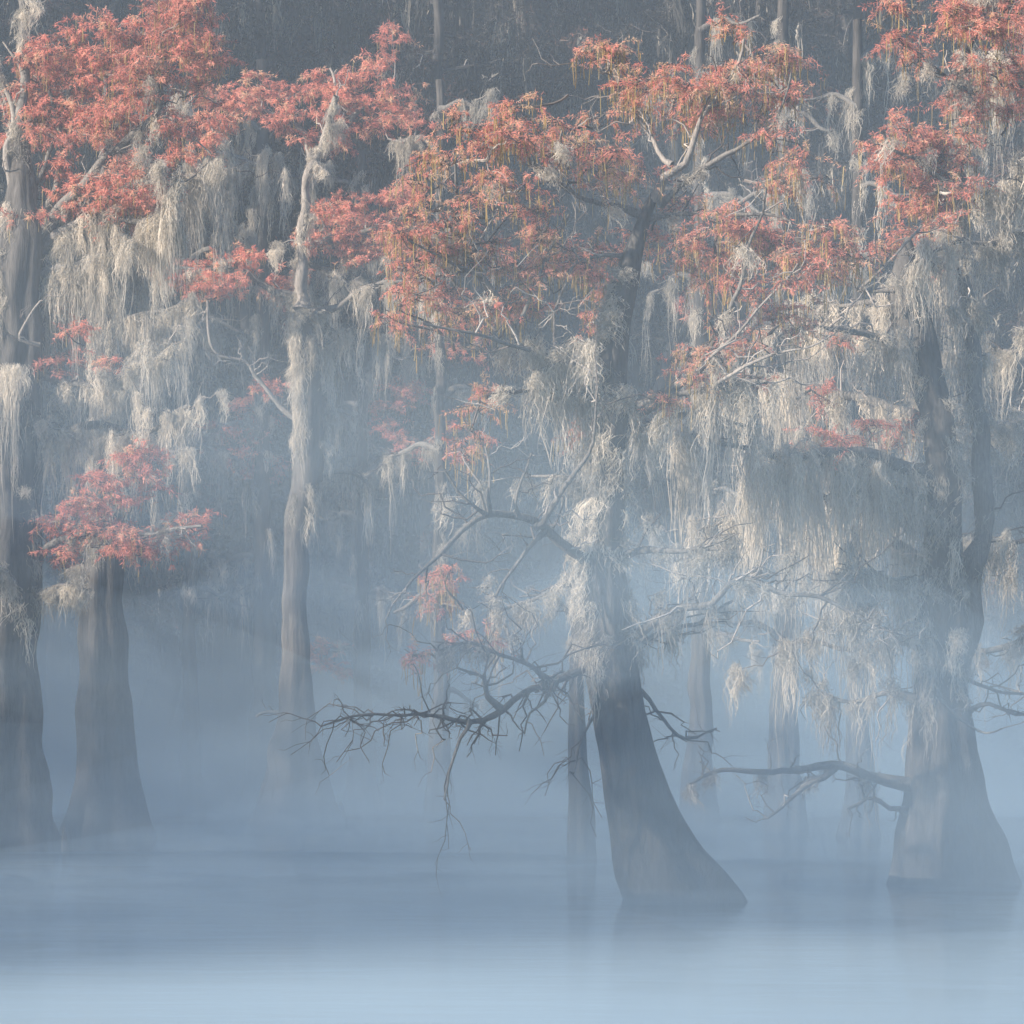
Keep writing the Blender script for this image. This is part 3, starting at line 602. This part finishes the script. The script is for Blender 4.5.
t.foliage([(1010, 35, 14, 14), (1015, 70, 12, 10), (995, 55, 10, 8, .7), (1005, 108, 12, 10, .6), (985, 10, 16, 10), (1020, 15, 12, 14)], catk=.4)
t.done()

# --- fainter trees between
def mid_tree(label, d, cx, by, top, w0, w1, limbs, fol=(), mt=(.15, .7), lean=0):
    t = Tree('cypress_tree', label, d, (cx, by))
    ys = [by + 4, by - 25, by - 60, by - 110, by - 200, (by + top) / 2, top + 60, top]
    ws = [w0, w0 * .82, w0 * .66, w0 * .54, w0 * .45, (w0 * .42 + w1) / 2, w1 * 1.2, w1]
    rows = [(y, cx - w / 2 + lean * (by - y) / (by - top), cx + w / 2 + lean * (by - y) / (by - top)) for y, w in zip(ys, ws)]
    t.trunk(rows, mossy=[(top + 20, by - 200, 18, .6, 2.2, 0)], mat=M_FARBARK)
    for (y, side, ln, mz, mlh) in limbs:
        x0 = cx + lean * (by - y) / (by - top)
        dy = R.uniform(-25, 10)
        t.limb([(x0, y), (x0 + side * ln * .35, y - 8 + dy * .4), (x0 + side * ln * .7, y + dy * .8), (x0 + side * ln, y + dy + R.uniform(-10, 14))],
               r=(4, 1.3), depth=(0, R.uniform(-1.5, 1.5)), tw=3, mz=mz, ml=(.6, mlh), mt=mt, pale=.3)
    if fol: t.foliage(fol, catk=.3, leafL=.14, dens=.9)
    return t.done()

mid_tree('dim thick trunk behind the moss curtains, between the centre and right trees', 71, 784, 832, -40, 48, 9,
         [(640, -1, 70, 3, 2), (560, 1, 60, 4, 2), (470, -1, 90, 6, 2.4), (400, 1, 70, 5, 2.4), (330, -1, 80, 4, 2.4), (270, 1, 60, 4, 2.2), (200, -1, 70, 3, 2), (120, 1, 50, 1, 1.6)],
         [(430 + 0 * 1, 0, 1, 1, .1)][:0])
mid_tree('dim grey trunk in the fog just left of the bulbous-based tree', 86, 263, 800, 60, 44, 10,
         [(560, -1, 60, 4, 2.6), (500, 1, 50, 4, 2.4), (430, -1, 70, 5, 2.6), (350, -1, 60, 5, 2.4), (300, 1, 60, 4, 2.4), (240, -1, 70, 6, 2.4), (190, 1, 55, 5, 2.4), (130, -1, 50, 4, 2)],
         [(250, 400, 16, 14, .5), (235, 440, 24, 14, .4), (255, 470, 20, 12, .3)])
mid_tree('fog-paled trunk with rust-coloured low sprays right of the bulbous-based tree', 84, 362, 806, 150, 34, 8,
         [(660, -1, 36, 2, 1), (600, 1, 46, 3, 1.6), (520, -1, 46, 4, 2.6), (470, 1, 60, 5, 2.4), (410, -1, 40, 5, 2.6), (370, 1, 60, 5, 2.4), (300, -1, 40, 5, 2.8), (250, 1, 60, 5, 2.4), (200, -1, 30, 3, 2)],
         [(340, 645, 20, 8, .6), (330, 660, 16, 7, .5), (352, 672, 18, 6, .5), (420, 440, 24, 14, .5), (400, 400, 16, 18, .5), (415, 395, 14, 8, .5)])
mid_tree('dim slim trunk with reddish upper twigs, nearest on the left to the leaning tree', 80, 440, 812, 80, 32, 8,
         [(700, 1, 40, 1, 1), (600, -1, 46, 3, 1.6), (540, 1, 50, 4, 2), (450, -1, 60, 4, 2), (400, 1, 50, 4, 2), (300, -1, 40, 4, 2.4), (230, 1, 60, 4, 2.2), (150, -1, 50, 4, 2.4), (110, 1, 50, 4, 2)],
         [(455, 345, 22, 8, .5), (400, 100, 14, 12, .7), (380, 60, 10, 8, .8), (412, 120, 12, 8, .6), (392, 25, 10, 10, .6)])
mid_tree('dim trunk rising from the fog behind the right half of the leaning tree', 78, 700, 818, -40, 40, 9,
         [(640, 1, 60, 3, 1.8), (560, -1, 50, 4, 2), (500, 1, 70, 5, 2.4), (430, -1, 60, 5, 2.2), (350, 1, 60, 4, 2.4), (280, -1, 50, 4, 2.4), (200, 1, 60, 3, 2), (90, -1, 60, 3, 2.4), (30, 1, 60, 3, 2.4)],
         [(700, 300, 20, 8, .4), (740, 330, 24, 9, .4)])
mid_tree('dim straight trunk between the moss curtains, left of the massive right tree', 66, 858, 840, 20, 40, 9,
         [(600, -1, 60, 5, 2), (540, 1, 50, 5, 2), (480, -1, 70, 6, 2.2), (420, 1, 60, 6, 2.2), (370, -1, 60, 6, 2.2), (320, 1, 50, 5, 2), (260, -1, 50, 3, 2), (190, 1, 40, 3, 2), (110, -1, 60, 3, 2), (60, 1, 50, 3, 2)],
         [(730, 300, 1, 1, .1)][:0])
mid_tree('dim trunk in the fog just right of the pale straight trunk at the left', 85, 190, 812, 40, 28, 8,
         [(600, 1, 46, 3, 2.4), (520, -1, 50, 3, 2.4), (450, 1, 60, 4, 2.6), (380, -1, 60, 6, 2.8), (330, 1, 50, 5, 2.4), (260, 1, 60, 6, 2.8), (210, -1, 60, 6, 2.8), (165, 1, 70, 7, 2.8), (100, -1, 50, 4, 2)],
         [(220, 520, 12, 8, .2)][:0])

# ------------------------------------------------------------------ far trees: a few kinds, copied
def far_tree_proto(name, h, seed):
    global R
    R = np.random.default_rng(seed)
    root = bpy.data.objects.new(name, None); COL.objects.link(root)
    n = 60; z = np.linspace(-0.5, h, n)
    lean = R.normal(size=2) * 0.03
    path = np.stack([lean[0] * z, lean[1] * z, z], -1) + wander(n, 0.34, 8) * [1, 1, 0]
    rr = 0.42 * (1 - z / h * 0.8) + 0.55 * np.exp(-np.maximum(z, 0) / 1.6)
    m = Mesh()
    ph = R.uniform(0, 6)
    m.tubes(path, rr, 14, 0, .5, lambda a, K: 1 + .12 * np.cos(a[None] * 5 + ph) * np.ones((K, 1)))
    tr = m.build('trunk', [M_FARBARK], root, smooth=True)
    cr = Mesh(); mo = Mesh()
    nl = 30
    for i in range(nl):
        zz = h * (0.16 + 0.84 * (i + R.random()) / nl)
        k = int(np.searchsorted(z, min(zz, h - .1)))
        a = R.uniform(0, 2 * math.pi); ln = R.uniform(1.8, 4.6) * (1.1 - 0.45 * zz / h)
        d = np.array([math.cos(a), math.sin(a), R.uniform(-.05, .35)])
        p = path[k] + d * ln * np.linspace(0, 1, 14)[:, None] + wander(14, .14, 2) * np.linspace(0, 1, 14)[:, None]
        r = np.linspace(0.09, 0.02, 14)
        lm = Mesh(); lm.tubes(p, r, 5, 0, .5)
        bp = branchlets(lm, p, r, 2.2, (.5, 1.6), .1, .15, 2, .1, 1.6)
        lm.build('limb', [M_FARBARK, M_TWIG], root, smooth=True)
        j = R.integers(2, 14, 11); T = norm(np.gradient(p, axis=0))
        anc = np.vstack([p[j], bp[R.integers(0, len(bp), 9)]])
        tg = np.vstack([T[j], norm(R.normal(size=(9, 3)) * [1, 1, .1])])
        moss(mo, anc, tg, (.6, 3.0), strands=16, width=.05, spread=.17, tint=(.0, 1.0), fuzz=10, K=6)
        nf = 700
        base = bp[R.integers(0, len(bp), nf)]
        hue = R.uniform(0, 1)
        cr.leaves(base + R.normal(size=(nf, 3)) * [.22, .22, .12], R.normal(size=(nf, 3)) + [0, 0, -.3], R.uniform(.12, .3, nf), R.uniform(.03, .07, nf), 0,
                  np.clip(hue * .85 + R.normal(size=nf) * .12, 0, 1))
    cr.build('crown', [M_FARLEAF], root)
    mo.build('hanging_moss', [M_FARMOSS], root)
    return root

def copy_tree(o, parent=None):
    c = o.copy(); COL.objects.link(c); c.parent = parent
    for ch in list(o.children):
        copy_tree(ch, c)
    return c

protos = [far_tree_proto('cypress_tree', 33, 100 + i) for i in range(5)]
R = np.random.default_rng(99)
GROUP = 'cypresses standing in the dark far row'
far = []
for row, (dist, step, ht) in enumerate([(92, 3.3, .93), (99, 3.6, 1.0), (106, 4.2, 1.08)]):
    half = dist * 0.18 + 3.5
    x = -half + R.uniform(0, 2)
    while x < half:
        far.append((x + R.normal() * .6, dist + R.uniform(-2.5, 2.5), ht * R.uniform(.92, 1.08), row)); x += step * R.uniform(.85, 1.15)
rowlab = ['dark mossy cypress in the front line of the far row, dimmed by haze',
          'blue-grey mossy cypress in the middle line of the far row',
          'hazy tall cypress in the rearmost line of the far row']
for i, (x, y, s, row) in enumerate(far):
    o = protos[i] if i < len(protos) else copy_tree(protos[i % len(protos)])
    o.location = (x, y, 0); o.rotation_euler = (0, 0, R.uniform(0, 6.28)); o.scale = (s, s, s)
    tag(o, rowlab[row], 'cypress tree', GROUP + ', ' + ['front', 'middle', 'rear'][row])

# ------------------------------------------------------------------ the wood behind, plus unseen strips added at the left to cast shade
m = Mesh()
def wood_strip(x0, y0, x1, y1, depth, hfun, dens, big=1.0):
    L = math.hypot(x1 - x0, y1 - y0); ux, uy = (x1 - x0) / L, (y1 - y0) / L; nx, ny = -uy, ux
    n = int(L * 30 * dens)
    s = R.uniform(0, 1, n); t_ = R.uniform(0, 1, n); H = hfun(s)
    z = H * R.uniform(0, 1, n) ** 0.9
    q = np.sin(s * L * 1.3) * .8 + np.sin(z * .9 + s * L * .5) * .9
    pos = np.stack([x0 + ux * s * L + nx * (t_ * depth + q), y0 + uy * s * L + ny * (t_ * depth + q), z], -1)
    hue = .35 + .3 * np.sin(s * L * .8 + z * .6) + R.normal(size=n) * .15
    m.leaves(pos, R.normal(size=(n, 3)) * [1, 1, .7] + [0, 0, -.5], R.uniform(.25, .7, n) * big, R.uniform(.12, .3, n) * big, 0, hue)
    nt_ = int(L / 1.8)
    for i in range(nt_):
        ss = (i + R.random()) / nt_; hh = float(hfun(np.array([ss]))[0]); tt = R.random() * depth
        b = np.array([x0 + ux * ss * L + nx * tt, y0 + uy * ss * L + ny * tt, 0])
        pz = np.linspace(-.3, hh * R.uniform(.85, 1.02), 10)
        p = b + np.stack([wander(10, .25)[:, 0], wander(10, .25)[:, 1], pz], -1)
        m.tubes(p, np.linspace(.5, .1, 10) * R.uniform(.7, 1.3), 8, 1, R.uniform(0, .3))
    nm = int(L * 16)
    s = R.uniform(0, 1, nm); H = hfun(s)
    anc = np.stack([x0 + ux * s * L + nx * depth * R.uniform(-.1, .6, nm), y0 + uy * s * L + ny * depth * R.uniform(-.1, .6, nm), H * R.uniform(.1, .98, nm)], -1)
    moss(m, anc, np.tile([ux, uy, 0], (nm, 1)), (1, 4), strands=12, width=.08, spread=.25, tint=(0, 1), mat=2, fuzz=0, K=5)
wood_strip(60, 113, -64, 113, -7, lambda s: 38 + 1.5 * np.sin(s * 40) + np.sin(s * 93), 110)
wood_strip(60, 120, -64, 120, -6, lambda s: 39 + 1.5 * np.sin(s * 33) + np.sin(s * 71), 60, 2.6)
wood_strip(-24, 113, -28, 68, -8, lambda s: 40 - 3 * s + np.sin(s * 30), 45)  # unseen strip added beyond the left frame edge to keep the far rows shaded
wood_strip(-52, 76, -50, -40, -6, lambda s: (23 + 6.5 * np.clip(s * 1.8, 0, 1) + 1.8 * np.sin(s * 31) + 1.2 * np.sin(s * 81)) * np.clip((1.02 - s) * 2.3, .05, 1), 20)  # unseen left strip, height and tapered end shaped to shade the low fog
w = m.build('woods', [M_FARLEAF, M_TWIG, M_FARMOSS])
tag(w, 'dark hazy cypress wood closing the swamp behind all the trees, with added unseen shading strips at left', 'woods', kind='stuff')

# ------------------------------------------------------------------ cypress knees
def knee(px, py, hpx, wpx, label):
    d = CAMZ * F / (py - HOR)
    root = P(px, py, d) * [1, 1, 0]
    h, r = hpx / F * d, wpx / 2 / F * d
    ts = np.linspace(0, 1, 14)
    path = root + np.stack([R.normal() * .05 * ts, R.normal() * .05 * ts, -0.2 + (h + .2) * ts], -1)
    mm = Mesh(); ph = R.uniform(0, 6)
    mm.tubes(path, r * (1 - ts ** 1.4 * .8) * np.where(ts > .97, .3, 1), 16, 0, .5, lambda a, K: 1 + .14 * np.cos(a[None] * 4 + ph + np.linspace(0, 1.5, K)[:, None]))
    o = mm.build('cypress_knee', [M_BARK], None, root, smooth=True); o.location = root
    tag(o, label, 'cypress knee')
knee(66, 850, 24, 10, 'small pointed root knee at the foot of the broad left-edge tree')
knee(263, 820, 42, 20, 'tapering root knee against the left side of the bulbous-based tree')
knee(341, 823, 22, 12, 'low root knee at the right foot of the bulbous-based tree')

# ------------------------------------------------------------------ water
n = 2
me = bpy.data.meshes.new('water')
S = 900
me.from_pydata([(-S, -120, 0), (S, -120, 0), (S, S, 0), (-S, S, 0)], [], [(0, 1, 2, 3)])
wat = bpy.data.objects.new('water', me); COL.objects.link(wat)
mt_, nt, out = new_mat('swamp_water')
b = nt.nodes.new('ShaderNodeBsdfPrincipled')
b.inputs['Base Color'].default_value = (0.012, 0.02, 0.026, 1); b.inputs['Roughness'].default_value = 0.12; b.inputs['IOR'].default_value = 1.33
tc = nt.nodes.new('ShaderNodeTexCoord'); mp = nt.nodes.new('ShaderNodeMapping'); mp.inputs['Scale'].default_value = (.5, 1.6, 1)
nz = nt.nodes.new('ShaderNodeTexNoise'); nz.inputs['Scale'].default_value = 1.2; nz.inputs['Detail'].default_value = 3
bp = nt.nodes.new('ShaderNodeBump'); bp.inputs['Strength'].default_value = 0.12; bp.inputs['Distance'].default_value = 0.1
nt.links.new(tc.outputs['Object'], mp.inputs[0]); nt.links.new(mp.outputs[0], nz.inputs[0]); nt.links.new(nz.outputs[0], bp.inputs['Height'])
nt.links.new(bp.outputs[0], b.inputs['Normal']); nt.links.new(b.outputs[0], out.inputs[0])
me.materials.append(mt_)
tag(wat, 'still blue-grey swamp water under low mist', 'water', kind='structure')

# ------------------------------------------------------------------ haze and low fog
def vol_mat(name, dens, col, aniso=0.2):
    m_, nt, out = new_mat(name)
    v = nt.nodes.new('ShaderNodeVolumePrincipled')
    v.inputs['Color'].default_value = (*col, 1); v.inputs['Density'].default_value = dens; v.inputs['Anisotropy'].default_value = aniso
    nt.links.new(v.outputs[0], out.inputs['Volume'])
    return m_
X0, X1, Y0, Y1, Z0, Z1 = -78, 78, -60, 130, -1.6, 46
me = bpy.data.meshes.new('haze')
me.from_pydata([(x, y, z) for z in (Z0, Z1) for y in (Y0, Y1) for x in (X0, X1)], [],
               [(0, 2, 3, 1), (4, 5, 7, 6), (0, 1, 5, 4), (2, 6, 7, 3), (0, 4, 6, 2), (1, 3, 7, 5)])
hz = bpy.data.objects.new('haze', me); COL.objects.link(hz)
me.materials.append(vol_mat('haze_air', 0.0022, (0.70, 0.86, 1.0)))
tag(hz, 'cool morning haze filling the swamp', 'haze', kind='stuff')

def bank(cx, cy, cz, rx, ry, h, dens, label, seed, low=1.0, pw=1.5, group=None):
    """a drift of fog: a lens of even density whose edge thins out to nothing"""
    rg = np.random.default_rng(seed)
    nr, na = 26, 72
    r = np.linspace(0, 1, nr)[1:]; a = np.arange(na) * 2 * math.pi / na
    Rr, A = np.meshgrid(r, a, indexing='ij')
    k = rg.uniform(0.7, 2.2, (5, 2)) * rg.choice([-1, 1], (5, 2)); ph = rg.uniform(0, 6, 5)
    x = Rr * np.cos(A); y = Rr * np.sin(A)
    nz_ = sum(np.sin(x * k[i, 0] * (3 + 2 * i) + y * k[i, 1] * (2 + i) + ph[i]) / (1 + i) for i in range(5)) * .22
    H = h * (1 - Rr) ** pw * (1 + nz_ * (1 - np.exp(-Rr * 4)))
    rim = 1 + .12 * np.sin(3 * A + ph[0]) + .08 * np.sin(5 * A + ph[1])
    X = cx + x * rx * rim; Y = cy + y * ry * rim
    top = np.stack([X, Y, cz + H], -1); bot = np.stack([X, Y, cz - H * low - 0.02], -1)
    v = [(cx, cy, cz + h)] + [tuple(p) for p in top.reshape(-1, 3)] + [(cx, cy, cz - h * low - .02)] + [tuple(p) for p in bot[:-1].reshape(-1, 3)]
    o1 = 1; ob = 1 + len(r) * na; o2 = ob + 1
    f = []
    ix = lambda i, j: o1 + i * na + j % na
    iy = lambda i, j: (o2 + i * na + j % na) if i < len(r) - 1 else ix(i, j)
    for j in range(na):
        f.append((0, ix(0, j), ix(0, j + 1))); f.append((ob, iy(0, j + 1), iy(0, j)))
        for i in range(len(r) - 1):
            f.append((ix(i, j), ix(i + 1, j), ix(i + 1, j + 1), ix(i, j + 1)))
            f.append((iy(i, j + 1), iy(i + 1, j + 1), iy(i + 1, j), iy(i, j)))
    me = bpy.data.meshes.new('fog_bank'); me.from_pydata(v, [], f); me.update()
    o = bpy.data.objects.new('fog_bank', me); COL.objects.link(o)
    me.materials.append(vol_mat('fog_drift', dens, (0.63, 0.84, 1.0)))
    tag(o, label, 'fog bank', group, kind='stuff')
Z = .16
bank(0, 86, Z, 60, 11, 8, 0.035, 'pale fog bank lying before the dark far wood', 1, 0)
bank(-2, 84, Z, 54, 14, 14, 0.022, 'tall faint fog bank rising in front of the dark far wood', 7, 0)
for k in range(9):
    rg = np.random.default_rng(300 + k)
    bank(-21 + k * 5.2 + rg.normal() * 1.5, rg.uniform(80, 88), Z, rg.uniform(8, 15), rg.uniform(6, 9), rg.uniform(5, 12), rg.uniform(.025, .055),
         'loose patch of fog among the faint trunks before the far wood', 310 + k, 0, rg.uniform(1.3, 2.0), 'patches of fog before the far wood')
bank(-14, 61, Z, 24, 13, 9, 0.024, 'low fog drift among the trunks at the left', 2, 0, 1.8)
bank(-10, 51, 8.0, 13, 6, 5, 0.016, 'thin sunlit veil of fog before the mossy boughs at the left', 12, .9)
bank(4, 37.5, 5.6, 16, 4.2, 6.5, 0.028, 'thin sunlit veil of fog before the crown of the leaning tree', 13, .8)
bank(0.2, 36, 4.2, 5, 3.0, 2.6, 0.05, 'thin fog veil hanging round the middle of the leaning trunk', 3, .9)
bank(3.4, 38.0, 3.4, 6, 2.6, 2.8, 0.045, 'fog veil drifting under the moss to the right of the leaning trunk', 9, .9)
bank(-2.6, 37.5, 3.2, 6, 2.6, 2.4, 0.035, 'fog veil drifting over the bare boughs left of the leaning trunk', 10, .9)
bank(5, 38, Z, 17, 14, 4.8, 0.058, 'low fog drift in front of the leaning tree and the massive right tree', 6, 0, 2.1)
bank(0, 47, Z, 46, 26, 4.2, 0.011, 'thin mist lying over the water round the tree bases', 11, 0, 1.4)
bank(0, 6, Z, 44, 44, 1.7, 0.062, 'bright mist lying on the near water', 4, 0, 2.3)
bank(8, 60, Z, 24, 10, 10, 0.03, 'fog drift behind the massive right tree', 5, 0, 1.8)

# ------------------------------------------------------------------ light, camera
SUN_EL, SUN_AZ = math.radians(22), math.radians(242)      # azimuth clockwise from +Y: from the left, a little behind the camera
sd = np.array([math.sin(SUN_AZ) * math.cos(SUN_EL), math.cos(SUN_AZ) * math.cos(SUN_EL), math.sin(SUN_EL)])
from mathutils import Vector
L = bpy.data.lights.new('sun', 'SUN'); L.energy = 5.0; L.angle = math.radians(0.6); L.color = (1.0, 0.85, 0.70)
lo = bpy.data.objects.new('sun', L); COL.objects.link(lo)
lo.rotation_euler = Vector(sd).to_track_quat('Z', 'Y').to_euler()
wd = bpy.data.worlds.new('World'); SC.world = wd; wd.use_nodes = True
nt = wd.node_tree; bg = nt.nodes['Background']
sky = nt.nodes.new('ShaderNodeTexSky'); sky.sky_type = 'NISHITA'; sky.sun_disc = False
sky.sun_elevation = SUN_EL; sky.sun_rotation = SUN_AZ; sky.ozone_density = 4.0; sky.dust_density = 0.3
nt.links.new(sky.outputs[0], bg.inputs[0]); bg.inputs[1].default_value = 0.07

cam = bpy.data.cameras.new('camera'); cam.lens = 100; cam.sensor_width = 36; cam.clip_end = 2000; cam.clip_start = 0.5
cam.shift_y = (HOR - 512) / 1024
co = bpy.data.objects.new('camera', cam); COL.objects.link(co)
co.location = (0, 0, CAMZ); co.rotation_euler = (math.radians(90), 0, 0)
SC.camera = co
SC.view_settings.view_transform = 'Standard'; SC.view_settings.look = 'None'; SC.view_settings.gamma = 1
SC.view_settings.exposure = 1.58
SC.cycles.max_bounces = 6; SC.cycles.diffuse_bounces = 2; SC.cycles.glossy_bounces = 2; SC.cycles.transmission_bounces = 2
SC.cycles.volume_bounces = 1; SC.cycles.use_denoising = True
